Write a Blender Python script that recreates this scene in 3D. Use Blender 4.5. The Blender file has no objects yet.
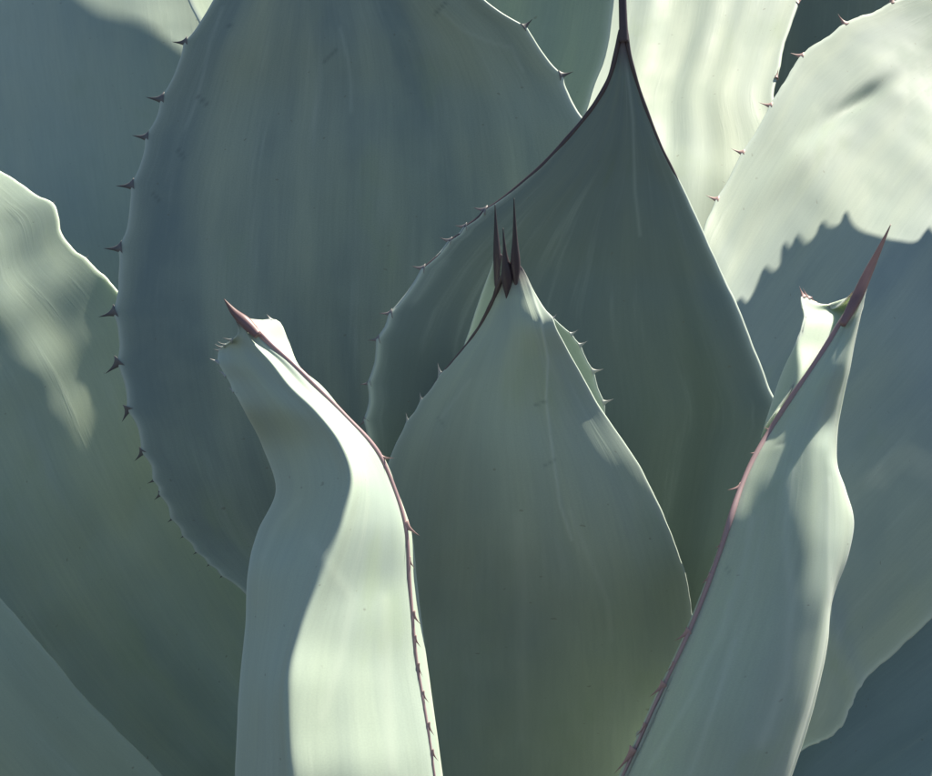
import bpy, math, random
import numpy as np
from mathutils import Vector, Matrix

# ------------------------------------------------------------------ camera, sky, sun, exposure
scene = bpy.context.scene
PITCH = math.radians(10.0)                 # the camera looks 10 degrees down into the rosette
CAM_H = 0.72
F_PX = 1498.0                              # focal length in photo pixels (photo 932 x 776)
SUN_CAM = np.array((0.44, 0.87, -0.20))    # direction towards the sun, camera axes (right, up, towards viewer)
SUN_CAM /= np.linalg.norm(SUN_CAM)

cam_data = bpy.data.cameras.new("camera")
cam_data.sensor_width = 36.0
cam_data.lens = 36.0 * F_PX / 932.0
cam_data.clip_start = 0.01
cam_data.clip_end = 500.0
cam = bpy.data.objects.new("camera", cam_data)
scene.collection.objects.link(cam)
cam.location = (0.0, 0.0, CAM_H)
cam.rotation_euler = (math.pi / 2 - PITCH, 0.0, 0.0)
scene.camera = cam
CAM_R = np.array(Matrix.Rotation(math.pi / 2 - PITCH, 3, 'X'))
CAM_T = np.array((0.0, 0.0, CAM_H))
SUN = CAM_R @ SUN_CAM
sun_elev = math.asin(SUN[2])
sun_az = math.atan2(SUN[0], SUN[1])        # clockwise from +Y

world = bpy.data.worlds.new("World")
scene.world = world
world.use_nodes = True
nt = world.node_tree
sky = nt.nodes.new("ShaderNodeTexSky")
sky.sky_type = 'NISHITA'
sky.sun_disc = False
sky.sun_elevation = sun_elev
sky.sun_rotation = sun_az
sky.air_density = 1.0
sky.dust_density = 0.6
bg = nt.nodes["Background"]
nt.links.new(sky.outputs[0], bg.inputs[0])
bg.inputs[1].default_value = 0.055

sun_data = bpy.data.lights.new("sun", 'SUN')
sun_data.energy = 5.0
sun_data.angle = math.radians(0.42)
sun_data.color = (1.0, 0.93, 0.78)
sun = bpy.data.objects.new("sun", sun_data)
scene.collection.objects.link(sun)
sun.location = Vector(SUN) * 6
sun.rotation_euler = Vector(SUN).to_track_quat('Z', 'Y').to_euler()

scene.view_settings.view_transform = 'Standard'
scene.view_settings.look = 'None'
scene.view_settings.gamma = 1.0
scene.view_settings.use_curve_mapping = False
scene.view_settings.exposure = 1.13

# ------------------------------------------------------------------ maths helpers
def to_world(pts):
    """(px, py, depth) -> world points"""
    p = np.asarray(pts, float)
    z = p[..., 2]
    c = np.stack(((p[..., 0] - 466.0) / F_PX * z, -(p[..., 1] - 388.0) / F_PX * z, -z), -1)
    return c @ CAM_R.T + CAM_T

def to_px(w):
    c = (np.asarray(w, float) - CAM_T) @ CAM_R
    z = -c[..., 2]
    return np.stack((466.0 + c[..., 0] / z * F_PX, 388.0 - c[..., 1] / z * F_PX, z), -1)

def hermite(ctrl, t, tt):
    """smooth interpolation of ctrl (n, ...) given at parameters t, evaluated at tt; limited slopes"""
    ctrl = np.asarray(ctrl, float)
    d = np.diff(ctrl, axis=0)
    h = np.diff(t)
    sh = (-1,) + (1,) * (ctrl.ndim - 1)
    s = d / h.reshape(sh)
    m = np.empty_like(ctrl)
    m[0], m[-1] = s[0], s[-1]
    hl, hr = h[:-1].reshape(sh), h[1:].reshape(sh)
    m[1:-1] = (s[:-1] * hr + s[1:] * hl) / (hl + hr)
    i = np.clip(np.searchsorted(t, tt, side='right') - 1, 0, len(t) - 2)
    hh = h[i].reshape(sh)
    x = ((tt - t[i]) / h[i]).reshape(sh)
    x2, x3 = x * x, x * x * x
    return ((2*x3 - 3*x2 + 1) * ctrl[i] + (x3 - 2*x2 + x) * hh * m[i]
            + (-2*x3 + 3*x2) * ctrl[i+1] + (x3 - x2) * hh * m[i+1])

def grid_normals(g):
    du = np.gradient(g, axis=1)
    dv = np.gradient(g, axis=0)
    n = np.cross(du, dv)
    return n / (np.linalg.norm(n, axis=-1, keepdims=True) + 1e-12)

def seg_dist(p, a, b):
    ab = b - a
    t = np.clip(((p - a) @ ab) / (ab @ ab + 1e-9), 0, 1)
    return np.linalg.norm(p - (a + t[..., None] * ab), axis=-1)

# ------------------------------------------------------------------ materials
def new_mat(name):
    m = bpy.data.materials.new(name)
    m.use_nodes = True
    return m, m.node_tree, m.node_tree.nodes["Principled BSDF"]

def leaf_material(name, blue, green, seed, pale=(0.58, 0.66, 0.58), sss=0.0):
    m, t, b = new_mat(name)
    N, L = t.nodes.new, t.links.new
    uv = N("ShaderNodeUVMap"); uv.uv_map = "leaf_uv"
    def noise(sx, sy, scale, detail, off):
        mp = N("ShaderNodeMapping")
        mp.inputs["Scale"].default_value = (sx, sy, 1)
        mp.inputs["Location"].default_value = (off, seed * 3.7, seed)
        L(uv.outputs[0], mp.inputs[0])
        n = N("ShaderNodeTexNoise")
        n.inputs["Scale"].default_value = scale
        n.inputs["Detail"].default_value = detail
        n.inputs["Roughness"].default_value = 0.55
        L(mp.outputs[0], n.inputs["Vector"])
        return n.outputs["Fac"]
    def ramp(src, lo, hi):
        r = N("ShaderNodeMapRange"); r.interpolation_type = 'SMOOTHSTEP'
        r.inputs[1].default_value = lo; r.inputs[2].default_value = hi
        L(src, r.inputs[0]); return r.outputs[0]
    def mix(f, a, bb, fac=None):
        x = N("ShaderNodeMix"); x.data_type = 'RGBA'
        if fac is not None:
            k = N("ShaderNodeMath"); k.operation = 'MULTIPLY'; k.inputs[1].default_value = fac
            L(f, k.inputs[0]); f = k.outputs[0]
        L(f, x.inputs[0])
        for s, v in ((6, a), (7, bb)):
            if isinstance(v, tuple): x.inputs[s].default_value = (*v, 1)
            else: L(v, x.inputs[s])
        return x.outputs[2]
    broad = ramp(noise(24, 3.0, 1.0, 2.5, 1.3), 0.36, 0.66)        # wide bloom bands along the leaf
    blot = ramp(noise(22, 13, 1.0, 5.0, 8.1), 0.34, 0.70)          # mottled, uneven wax
    rub = ramp(noise(30, 9, 1.0, 6.0, 15.0), 0.56, 0.72)           # patches where the bloom is rubbed thin
    fibre = noise(620, 22, 1.0, 2.0, 4.0)                          # fine fibres
    streak = ramp(noise(130, 7, 1.0, 4.0, 2.0), 0.54, 0.80)        # pale streaks
    powder = noise(1500, 1300, 1.0, 3.0, 5.0)                      # powdery grain
    speck = ramp(noise(230, 200, 1.0, 1.5, 6.0), 0.725, 0.775)     # small scars
    mid = tuple(0.5 * (p + q) * 1.10 for p, q in zip(blue, green))
    dark = tuple(0.74 * c for c in blue)
    olive = (green[0] * 0.80, green[1] * 0.86, green[2] * 0.74)
    col = mix(broad, blue, green)
    col = mix(blot, col, mid, 0.60)
    col = mix(rub, col, olive, 0.42)
    col = mix(streak, col, pale, 0.22)
    col = mix(ramp(fibre, 0.35, 0.75), col, dark, 0.15)
    col = mix(ramp(powder, 0.30, 0.70), col, dark, 0.22)
    col = mix(speck, col, (0.16, 0.15, 0.11), 0.40)
    at = N("ShaderNodeAttribute"); at.attribute_name = "bud_print"
    col = mix(at.outputs["Fac"], col, pale, 0.50)
    dk = N("ShaderNodeAttribute"); dk.attribute_name = "dark_print"
    col = mix(dk.outputs["Fac"], col, tuple(0.55 * c for c in blue), 0.75)
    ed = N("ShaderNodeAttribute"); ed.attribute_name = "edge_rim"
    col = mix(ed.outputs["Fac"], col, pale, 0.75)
    tp = N("ShaderNodeAttribute"); tp.attribute_name = "tip_horn"
    col = mix(tp.outputs["Fac"], col, (0.13, 0.085, 0.105), 0.95)
    L(col, b.inputs["Base Color"])
    rr = N("ShaderNodeMapRange")
    rr.inputs[3].default_value = 0.54; rr.inputs[4].default_value = 0.74
    L(blot, rr.inputs[0]); L(rr.outputs[0], b.inputs["Roughness"])
    b.inputs["Specular IOR Level"].default_value = 0.28
    b.inputs["Subsurface Weight"].default_value = sss
    b.inputs["Subsurface Radius"].default_value = (1.0, 1.0, 0.75)
    b.inputs["Subsurface Scale"].default_value = 0.007
    b.inputs["Sheen Weight"].default_value = 0.08
    b.inputs["Sheen Roughness"].default_value = 0.45
    bp = N("ShaderNodeBump"); bp.inputs["Strength"].default_value = 0.24
    bp.inputs["Distance"].default_value = 0.0006
    ad = N("ShaderNodeMath"); ad.operation = 'MULTIPLY_ADD'
    ad.inputs[1].default_value = 0.35
    L(fibre, ad.inputs[0]); L(streak, ad.inputs[2])
    L(ad.outputs[0], bp.inputs["Height"])
    L(bp.outputs[0], b.inputs["Normal"])
    return m

def horn_material(name, base, tip, rough=0.45):
    """horny teeth, margins and spines: colour runs from base to tip along the generated 'horn' attribute"""
    m, t, b = new_mat(name)
    N, L = t.nodes.new, t.links.new
    at = N("ShaderNodeAttribute"); at.attribute_name = "horn"
    tc = N("ShaderNodeTexCoord")
    ns = N("ShaderNodeTexNoise"); ns.inputs["Scale"].default_value = 90.0
    L(tc.outputs["Object"], ns.inputs["Vector"])
    ad = N("ShaderNodeMath"); ad.operation = 'MULTIPLY_ADD'
    ad.inputs[1].default_value = 0.5; L(ns.outputs["Fac"], ad.inputs[0])
    sb = N("ShaderNodeMath"); sb.operation = 'SUBTRACT'; sb.inputs[1].default_value = 0.25
    L(at.outputs["Fac"], sb.inputs[0]); L(sb.outputs[0], ad.inputs[2])
    x = N("ShaderNodeMix"); x.data_type = 'RGBA'
    x.inputs[6].default_value = (*base, 1); x.inputs[7].default_value = (*tip, 1)
    L(ad.outputs[0], x.inputs[0]); L(x.outputs[2], b.inputs["Base Color"])
    b.inputs["Roughness"].default_value = rough
    return m

BLUE = (0.270, 0.340, 0.314)
GREEN = (0.358, 0.424, 0.345)
M_TOOTH_DARK = horn_material("tooth_dark", (0.17, 0.165, 0.165), (0.026, 0.02, 0.024))
M_TOOTH_PINK = horn_material("tooth_pink", (0.46, 0.30, 0.28), (0.30, 0.17, 0.16))
M_TOOTH_PALE = horn_material("tooth_pale", (0.42, 0.46, 0.42), (0.45, 0.40, 0.38))
M_TOOTH_GREY = horn_material("tooth_grey", (0.26, 0.25, 0.25), (0.16, 0.11, 0.12))
M_MARGIN_PINK = horn_material("margin_pink", (0.46, 0.34, 0.345), (0.36, 0.235, 0.245))
M_MARGIN_DARK = horn_material("margin_dark", (0.10, 0.075, 0.085), (0.07, 0.05, 0.055))
M_SPINE = horn_material("spine_brown", (0.27, 0.165, 0.17), (0.13, 0.075, 0.07))
M_SPINE_DARK = horn_material("spine_dark", (0.075, 0.052, 0.066), (0.03, 0.024, 0.028))

# ------------------------------------------------------------------ object helpers
def link(o, parent=None):
    scene.collection.objects.link(o)
    if parent is not None:
        o.parent = parent
    return o

def mesh_from(name, verts, faces, mat, attrs=None, uv=None, smooth=True):
    me = bpy.data.meshes.new(name)
    me.from_pydata(np.asarray(verts).tolist(), [], faces)
    if smooth:
        me.polygons.foreach_set("use_smooth", [True] * len(me.polygons))
    for k, v in (attrs or {}).items():
        a = me.attributes.new(k, 'FLOAT', 'POINT')
        a.data.foreach_set("value", np.asarray(v, np.float32))
    if uv is not None:
        lay = me.uv_layers.new(name="leaf_uv")
        idx = np.empty(len(me.loops), np.int32)
        me.loops.foreach_get("vertex_index", idx)
        lay.data.foreach_set("uv", np.asarray(uv, np.float32)[idx].ravel())
    me.materials.append(mat)
    me.update()
    return me

# ------------------------------------------------------------------ the setting
BASE = to_world(np.array((540.0, 1000.0, 1.06)))
def build_ground():
    n = 60
    s = np.linspace(-1, 1, n)
    s = np.sign(s) * np.abs(s) ** 2.2 * 40
    X, Y = np.meshgrid(s + BASE[0], s + BASE[1])
    r = np.hypot(X - BASE[0], Y - BASE[1])
    rng = np.random.default_rng(4)
    Z = rng.normal(0, 0.006, X.shape) + 0.02 * np.sin(X * 1.3) * np.cos(Y * 1.1) * np.clip(r, 0, 1)
    v = np.stack((X, Y, Z), -1).reshape(-1, 3)
    f = [(j*n+i, j*n+i+1, (j+1)*n+i+1, (j+1)*n+i) for j in range(n-1) for i in range(n-1)]
    m, t, b = new_mat("dry_soil")
    tc = t.nodes.new("ShaderNodeTexCoord")
    ns = t.nodes.new("ShaderNodeTexNoise"); ns.inputs["Scale"].default_value = 14; ns.inputs["Detail"].default_value = 8
    t.links.new(tc.outputs["Object"], ns.inputs["Vector"])
    cr = t.nodes.new("ShaderNodeValToRGB")
    cr.color_ramp.elements[0].color = (0.014, 0.013, 0.012, 1); cr.color_ramp.elements[1].color = (0.040, 0.037, 0.033, 1)
    t.links.new(ns.outputs["Fac"], cr.inputs[0]); t.links.new(cr.outputs[0], b.inputs["Base Color"])
    b.inputs["Roughness"].default_value = 0.95
    bp = t.nodes.new("ShaderNodeBump"); bp.inputs["Distance"].default_value = 0.02
    t.links.new(ns.outputs["Fac"], bp.inputs["Height"]); t.links.new(bp.outputs[0], b.inputs["Normal"])
    o = bpy.data.objects.new("ground", mesh_from("ground", v, f, m))
    o["kind"] = "structure"
    link(o)
build_ground()

# ------------------------------------------------------------------ the agave
agave = bpy.data.objects.new("agave", None)
agave.empty_display_size = 0.1
agave.location = (BASE[0], BASE[1], 0.0)
agave["label"] = "large blue-grey agave rosette with broad toothed leaves, filling the frame"
agave["category"] = "agave"
link(agave)
ORIGIN = np.array((BASE[0], BASE[1], 0.0))

def row(L, R, off, us=None):
    """a cross-section from the left edge to the right edge; off = depth added at evenly spread stations"""
    L, R = np.array(L, float), np.array(R, float)
    k = len(off)
    us = np.linspace(0, 1, k) if us is None else np.array(us)
    p = L[None] * (1 - us[:, None]) + R[None] * us[:, None]
    p[:, 2] += np.array(off)
    return p

CORE = to_world(np.array((545., 1000., 1.22))) * np.array((1, 1, 0.0)) + np.array((0, 0, -.02))

class Leaf:
    def __init__(self, label, rows, mat, nu=90, nv=200, thick=0.011, edge=0.0028, wave=0.0, seed=1,
                 teeth=(), bump=2.2, bump_w=13.0, prints=(), dents=(), rim=1.0, wobble=0.8, lump=0.0004, tip=0.0, freq=(2.2, 4.3, 7.1), in_world=False):
        self.label, self.mat = label, mat
        rows = np.array(rows, float)
        ctr = rows if in_world else to_world(rows)
        m0 = ctr[0].mean(0)
        if m0[2] > 0.06:                                          # carry the leaf down to the heart of the rosette
            foot = CORE + (m0 - CORE) * np.array((.30, .30, 0.0))
            ctr = np.concatenate(((foot + (ctr[0] - m0) * .7)[None], ctr))
        nr, nc, _ = ctr.shape
        t = np.concatenate(([0], np.cumsum(np.linalg.norm(np.diff(ctr, axis=0), axis=-1).mean(1) + 1e-4)))
        tt = np.linspace(0, t[-1], nv)
        g = hermite(ctr, t, tt)                                   # nv, nc, 3
        s = np.concatenate(([0], np.cumsum(np.linalg.norm(np.diff(ctr, axis=1), axis=-1).mean(0) + 1e-5)))
        ss = np.linspace(0, s[-1], nu)
        g = np.swapaxes(hermite(np.swapaxes(g, 0, 1), s, ss), 0, 1)   # nv, nu, 3
        u = np.linspace(0, 1, nu)[None]
        vv = (tt / t[-1])[:, None]
        self.uvm = np.stack(np.broadcast_arrays(u * s[-1], vv * t[-1]), -1)
        rng = np.random.default_rng(seed)
        n = grid_normals(g)
        if wave:
            w = 0
            for f in freq:
                a, b, c = rng.uniform(0, 6.28, 3)
                w = w + np.sin(6.28 * f * (u + 0.10 * np.sin(3.1 * vv + c)) + a + 1.5 * np.sin(4.0 * vv + b)) / f
            w = w * np.sin(np.pi * u) ** 0.6 * np.clip((1 - vv) * 4, 0, 1)
            g = g + n * (wave * w)[..., None]
        lu, lv = self.uvm[..., 0], self.uvm[..., 1]
        lum = 0
        for w in (.16, .10, .065, .04):
            a, b, c = rng.uniform(0, 6.28, 3)
            lum = lum + w / .1 * np.sin(6.28 * (lu * math.cos(c) * 1.6 + lv * math.sin(c) * .8) / w + a + 1.3 * np.sin(6.28 * lv / (w * 2.3) + b))
        g = g + n * (lump * lum * np.sin(np.pi * u) ** .5 * np.clip((1 - vv) * 4, 0, 1))[..., None]
        tipd = (1 - vv) * t[-1] + 0 * u
        self.tp = np.clip(1.25 - tipd / tip, 0, 1) if tip else np.zeros(g.shape[:2])
        pr = np.zeros(g.shape[:2]); dp = np.zeros(g.shape[:2])
        px = to_px(g)
        for (poly, width, h) in prints:
            poly = np.array(poly, float)
            d = np.min([seg_dist(px[..., :2], poly[i], poly[i+1]) for i in range(len(poly)-1)], axis=0)
            k = np.exp(-(d / width) ** 2)
            if h > 0: pr = np.maximum(pr, k * min(1.0, h))
            else: dp = np.maximum(dp, k * min(1.0, -h))
            g = g + n * (0.0003 * h * k)[..., None]
        for (x, y, dx, dy, lng, wid, dep) in dents:
            d = np.array((dx, dy), float); d /= np.linalg.norm(d)
            q = px[..., :2] - np.array((x, y))
            al = (q @ d) / lng; ac = (q @ np.array((-d[1], d[0]))) / wid
            g = g - n * (dep * np.exp(-al**2 - ac**2))[..., None]
        # margin bumps that carry the teeth
        self.teeth = []
        for side in (0, -1):
            e = px[:, side]
            out = g[:, side] - g[:, 1 if side == 0 else -2]
            out /= np.linalg.norm(out, axis=-1, keepdims=True) + 1e-9
            amp = np.zeros(nv)
            wob = sum(np.sin(tt / w * 6.28 + rng.uniform(0, 6.28)) * (w / .06) ** .8 for w in (.085, .047, .026, .015)) * wobble * 0.6
            wob = wob * np.clip((1 - vv[:, 0]) * 6, 0, 1)
            for tth in teeth:
                if tth[0] != ('L' if side == 0 else 'R'):
                    continue
                bx, by = tth[1], tth[2]
                d = np.hypot(e[:, 0] - bx, e[:, 1] - by)
                k = int(np.argmin(d))
                dd = np.hypot(e[:, 0] - e[k, 0], e[:, 1] - e[k, 1])
                amp = np.maximum(amp, np.exp(-np.abs(dd / bump_w) ** 1.3) * bump)
                self.teeth.append((side, k, tth))
            fall = np.exp(-(np.abs(u - (0 if side == 0 else 1)) * s[-1] / 0.012) ** 1.2)
            g = g + (out * ((amp + wob) * 0.0006)[:, None])[:, None, :] * fall[..., None]
        self.g = g
        self.n = grid_normals(g)
        self.pr, self.dp = pr, dp
        th = edge + (thick - edge) * (1 - np.abs(2 * u - 1) ** 2.5)
        th = th * np.clip((1 - vv) * 6 + 0.25, 0, 1)
        self.back = g - self.n * th[..., None]
        self.nu, self.nv, self.rim = nu, nv, rim
        self.swidth = s[-1]
        self.build()

    def build(self):
        nu, nv = self.nu, self.nv
        f, b = self.g, self.back
        # rim: border loop, between front and back, pushed outwards for a rounded edge
        loop = [(j, 0) for j in range(nv)] + [(nv-1, i) for i in range(1, nu)] + \
               [(j, nu-1) for j in range(nv-2, -1, -1)] + [(0, i) for i in range(nu-2, 0, -1)]
        lj = np.array([p[0] for p in loop]); li = np.array([p[1] for p in loop])
        inner_i = np.clip(li, 1, nu-2); inner_j = np.clip(lj, 1, nv-2)
        fo, bo = f[lj, li], b[lj, li]
        out = fo - f[inner_j, inner_i]
        out /= np.linalg.norm(out, axis=-1, keepdims=True) + 1e-9
        half = np.linalg.norm(fo - bo, axis=-1, keepdims=True) * 0.5
        r1 = fo * 0.8 + bo * 0.2 + out * half * 0.7
        r2 = fo * 0.5 + bo * 0.5 + out * half
        r3 = fo * 0.2 + bo * 0.8 + out * half * 0.7
        V = np.concatenate((f.reshape(-1, 3), b.reshape(-1, 3), r1, r2, r3)) - ORIGIN
        nb = nu * nv
        faces = []
        for j in range(nv-1):
            for i in range(nu-1):
                a = j*nu+i
                faces.append((a, a+1, a+nu+1, a+nu))
                faces.append((nb+a, nb+a+nu, nb+a+nu+1, nb+a+1))
        m = len(loop)
        fi = lj*nu+li
        o1, o2, o3 = 2*nb, 2*nb+m, 2*nb+2*m
        for k in range(m):
            q = (k+1) % m
            faces.append((fi[k], fi[q], o1+q, o1+k))
            faces.append((o1+k, o1+q, o2+q, o2+k))
            faces.append((o2+k, o2+q, o3+q, o3+k))
            faces.append((o3+k, o3+q, nb+fi[q], nb+fi[k]))
        faces = [tuple(int(x) for x in q) for q in faces]
        u = np.linspace(0, 1, nu)[None] * np.ones((nv, 1))
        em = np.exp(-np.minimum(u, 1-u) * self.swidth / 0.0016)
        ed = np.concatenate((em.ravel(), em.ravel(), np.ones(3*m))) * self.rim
        dpa = np.concatenate((self.dp.ravel(), np.zeros(nb + 3*m)))
        tpa = np.concatenate((self.tp.ravel(), self.tp.ravel(), np.tile(self.tp[lj, li], 3)))
        pr = np.concatenate((self.pr.ravel(), np.zeros(nb + 3*m)))
        uvr = self.uvm[lj, li]
        uv = np.concatenate((self.uvm.reshape(-1, 2), self.uvm.reshape(-1, 2) + 3.3, uvr, uvr, uvr))
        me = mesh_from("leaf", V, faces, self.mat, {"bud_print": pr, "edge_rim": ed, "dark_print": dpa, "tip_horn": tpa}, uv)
        self.ob = bpy.data.objects.new("leaf", me)
        if self.label:
            self.ob["label"] = self.label
        link(self.ob, agave)

    def add_teeth(self, mat, size=0.008, curve=0.15):
        me = tooth_mesh(mat, curve)
        for (side, k, spec) in self.teeth:
            j0, j1 = max(k-2, 0), min(k+2, self.nv-1)
            base = 0.5 * (self.g[k, side] + self.back[k, side])
            tan = self.g[j1, side] - self.g[j0, side]
            inn = self.g[k, 3 if side == 0 else -4]
            out = base - inn
            pb = to_px(base)
            tip = to_world(np.array((pb[0] + spec[3], pb[1] + spec[4], pb[2] - (spec[5] if len(spec) > 5 else 0.0))))
            y = tip - base
            ln = np.linalg.norm(y); y = y / ln
            x = tan - y * (tan @ y); x /= np.linalg.norm(x) + 1e-9
            z = np.cross(x, y)
            wid = min(max(ln * 1.15, 0.0042), 0.0115)
            p0 = base - y * min(ln * 0.18, 0.0016)
            M = Matrix(((x[0]*wid, y[0]*ln*1.35, z[0]*wid*0.5, p0[0]-ORIGIN[0]),
                        (x[1]*wid, y[1]*ln*1.35, z[1]*wid*0.5, p0[1]-ORIGIN[1]),
                        (x[2]*wid, y[2]*ln*1.35, z[2]*wid*0.5, p0[2]-ORIGIN[2]), (0, 0, 0, 1)))
            o = bpy.data.objects.new("tooth", me)
            link(o, self.ob)
            o.matrix_local = M

    def add_margin(self, mat, col, v0, v1, r0, r1, lift=0.0, power=1.0, toward=None):
        """horny line along grid column col between v0 and v1 (0 base .. 1 tip), radius r0 -> r1"""
        ja, jb = int(v0 * (self.nv-1)), int(v1 * (self.nv-1))
        js = np.arange(ja, jb + 1)
        c = self.g[js, col] * 0.6 + self.back[js, col] * 0.4 + self.n[js, col] * lift
        if toward is not None:
            d = CAM_T - self.g[js, col]
            c = self.g[js, col] + d / np.linalg.norm(d, axis=-1, keepdims=True) * toward
        x = np.linspace(0, 1, len(js))
        taper = np.clip(np.minimum(x * 12, 1), 0.15, 1) * (1 + .10 * np.sin(x * 37) * np.sin(x * 19 + 1) + .05 * np.sin(x * 91))
        tube_child(self.ob, "margin", c, (r0 + (r1 - r0) * x ** power) * taper, mat, x)

    def add_spine(self, pts, radii, mat, flat=1.0):
        c = to_world(np.array(pts, float))
        t = np.concatenate(([0], np.cumsum(np.linalg.norm(np.diff(c, axis=0), axis=-1))))
        tt = np.linspace(0, t[-1], 40)
        cc = hermite(c, t, tt)
        rr = hermite(np.array(radii, float), t, tt)
        tube_child(self.ob, "spine", cc, np.maximum(rr, 0.00012), mat, tt / t[-1])

def tip_spine(leaf, length=.03, radius=.0028):
    tip = leaf.g[-1].mean(0) * .5 + leaf.back[-1].mean(0) * .5
    d = tip - leaf.g[-12].mean(0); d /= np.linalg.norm(d)
    x = np.linspace(0, 1, 16)
    c = tip + d * (x[:, None] * length - .006)
    tube_child(leaf.ob, "spine", c, radius * np.maximum((1 - x) ** .9 * np.minimum(1, .5 + x * 4), .05), M_SPINE_DARK, x)

_tooth_cache = {}
def tooth_mesh(mat, curve):
    key = (mat.name, curve)
    if key in _tooth_cache:
        return _tooth_cache[key]
    rings, seg = 9, 10
    V, A = [], []
    for k in range(rings):
        s = k / rings
        r = 0.5 * (0.36 * (1 - s) + 0.64 * (1 - s) ** 4.5)
        cx = curve * s ** 2
        for q in range(seg):
            a = 6.2832 * q / seg
            V.append((cx + r * math.cos(a), s, r * math.sin(a))); A.append(s)
    V.append((curve, 1.0, 0)); A.append(1.0)
    F = [(k*seg+q, k*seg+(q+1) % seg, (k+1)*seg+(q+1) % seg, (k+1)*seg+q) for k in range(rings-1) for q in range(seg)]
    F += [((rings-1)*seg+q, (rings-1)*seg+(q+1) % seg, rings*seg) for q in range(seg)]
    F.append(tuple(range(seg-1, -1, -1)))
    _tooth_cache[key] = mesh_from("tooth", V, F, mat, {"horn": A})
    return _tooth_cache[key]

def tube_child(parent, name, c, r, mat, horn):
    n = len(c); seg = 10
    tan = np.gradient(c, axis=0); tan /= np.linalg.norm(tan, axis=-1, keepdims=True) + 1e-12
    view = c - CAM_T
    x = np.cross(tan, view); x /= np.linalg.norm(x, axis=-1, keepdims=True) + 1e-12
    y = np.cross(tan, x)
    V, A = [], []
    for k in range(n):
        for q in range(seg):
            a = 6.2832 * q / seg
            V.append(c[k] + r[k] * (math.cos(a) * x[k] + math.sin(a) * y[k]) - ORIGIN); A.append(horn[k])
    F = [(k*seg+q, k*seg+(q+1) % seg, (k+1)*seg+(q+1) % seg, (k+1)*seg+q) for k in range(n-1) for q in range(seg)]
    F.append(tuple(range(seg-1, -1, -1))); F.append(tuple((n-1)*seg+q for q in range(seg)))
    o = bpy.data.objects.new(name, mesh_from(name, V, F, mat, {"horn": A}))
    link(o, parent)

def tint(c, k):
    return tuple(a * b for a, b in zip(c, k))

# ---- C: the broad leaf behind, left of the middle
US5 = None
leaf_c = Leaf("broad dusky blue leaf left of centre with dark teeth down its left edge", [
    row((440, 990, 1.05), (580, 990, 1.05), (0, .02, .03, .03, .02, .01, 0)),
    row((330, 700, 1.06), (530, 700, 1.05), (0, .015, .03, .03, .02, .01, 0)),
    row((245, 592, 1.05), (545, 600, 1.05), (0, .008, .02, .025, .02, .01, 0)),
    row((195, 545, 1.045), (555, 545, 1.05), (0, .004, .018, .024, .022, .01, 0)),
    row((160, 482, 1.035), (565, 480, 1.05), (0, -.002, .014, .022, .022, .01, 0)),
    row((138, 425, 1.03), (575, 420, 1.05), (0, -.004, .010, .020, .022, .012, 0)),
    row((124, 368, 1.03), (585, 360, 1.055), (0, -.010, .003, .016, .024, .014, 0)),
    row((119, 310, 1.03), (592, 290, 1.06), (0, -.012, .000, .012, .025, .016, 0)),
    row((126, 235, 1.035), (592, 200, 1.06), (0, -.012, -.002, .008, .025, .016, 0)),
    row((140, 170, 1.04), (580, 130, 1.06), (0, -.012, -.004, .004, .022, .014, 0)),
    row((164, 100, 1.045), (559, 80, 1.065), (0, -.012, -.006, .002, .018, .012, 0)),
    row((190, 42, 1.043), (522, 30, 1.062), (0, -.012, -.008, .000, .014, .010, 0)),
    row((214, 0, 1.042), (484, 0, 1.06), (0, -.010, -.008, .000, .012, .008, 0)),
    row((262, -110, 1.045), (440, -110, 1.055), (0, -.004, -.003, .003, .010, .004, 0)),
    row((325, -230, 1.06), (372, -230, 1.06), (0, 0, 0, 0, 0, 0, 0)),
    row((350, -260, 1.07), (352, -260, 1.07), (0, 0, 0, 0, 0, 0, 0)),
    ], leaf_material("leaf_dusky_blue", tint(BLUE, (.80, .84, .86)), tint(GREEN, (1.14, 1.12, 1.06)), 1.0),
    nu=200, nv=420, wave=0.0046, seed=12, bump=6.0, bump_w=10,
    teeth=[('L', 190, 40, -12, 1), ('L', 162, 98, -14, 0), ('L', 149, 133, -13, 0), ('L', 137, 185, -14, 2),
           ('L', 124, 249, -14, 2), ('L', 118, 311, -13, 6), ('L', 121, 364, -10, 11), ('L', 133, 408, -4, 12),
           ('L', 147, 452, -6, 9), ('L', 160, 480, -6, 4), ('L', 168, 493, -5, 6), ('L', 180, 520, -4, 4),
           ('L', 190, 537, -3, 3), ('L', 202, 552, -3, 3), ('L', 214, 564, -2, 3), ('L', 228, 578, -2, 3),
           ('R', 519, 27, 8, -6), ('R', 556, 77, 11, -2), ('R', 575, 120, 6, 1)],
    prints=[([(222, 8), (206, 60), (198, 98), (186, 128)], 1.8, .35), ([(198, 96), (207, 104)], 1.5, -.7),
            ([(178, 150), (184, 157)], 1.5, -.7), ([(154, 194), (160, 201)], 1.5, -.7), ([(226, 24), (233, 27)], 1.5, -.6),
            ([(340, 28), (348, 60), (351, 85), (351, 112)], 1.8, .35), ([(324, 62), (336, 50)], 1.6, -.6),
            ([(440, 10), (462, 30), (490, 42), (512, 48), (522, 70)], 2.0, .35), ([(435, 14), (446, 2)], 1.5, -.6)])
leaf_c.add_teeth(M_TOOTH_DARK)

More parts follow.
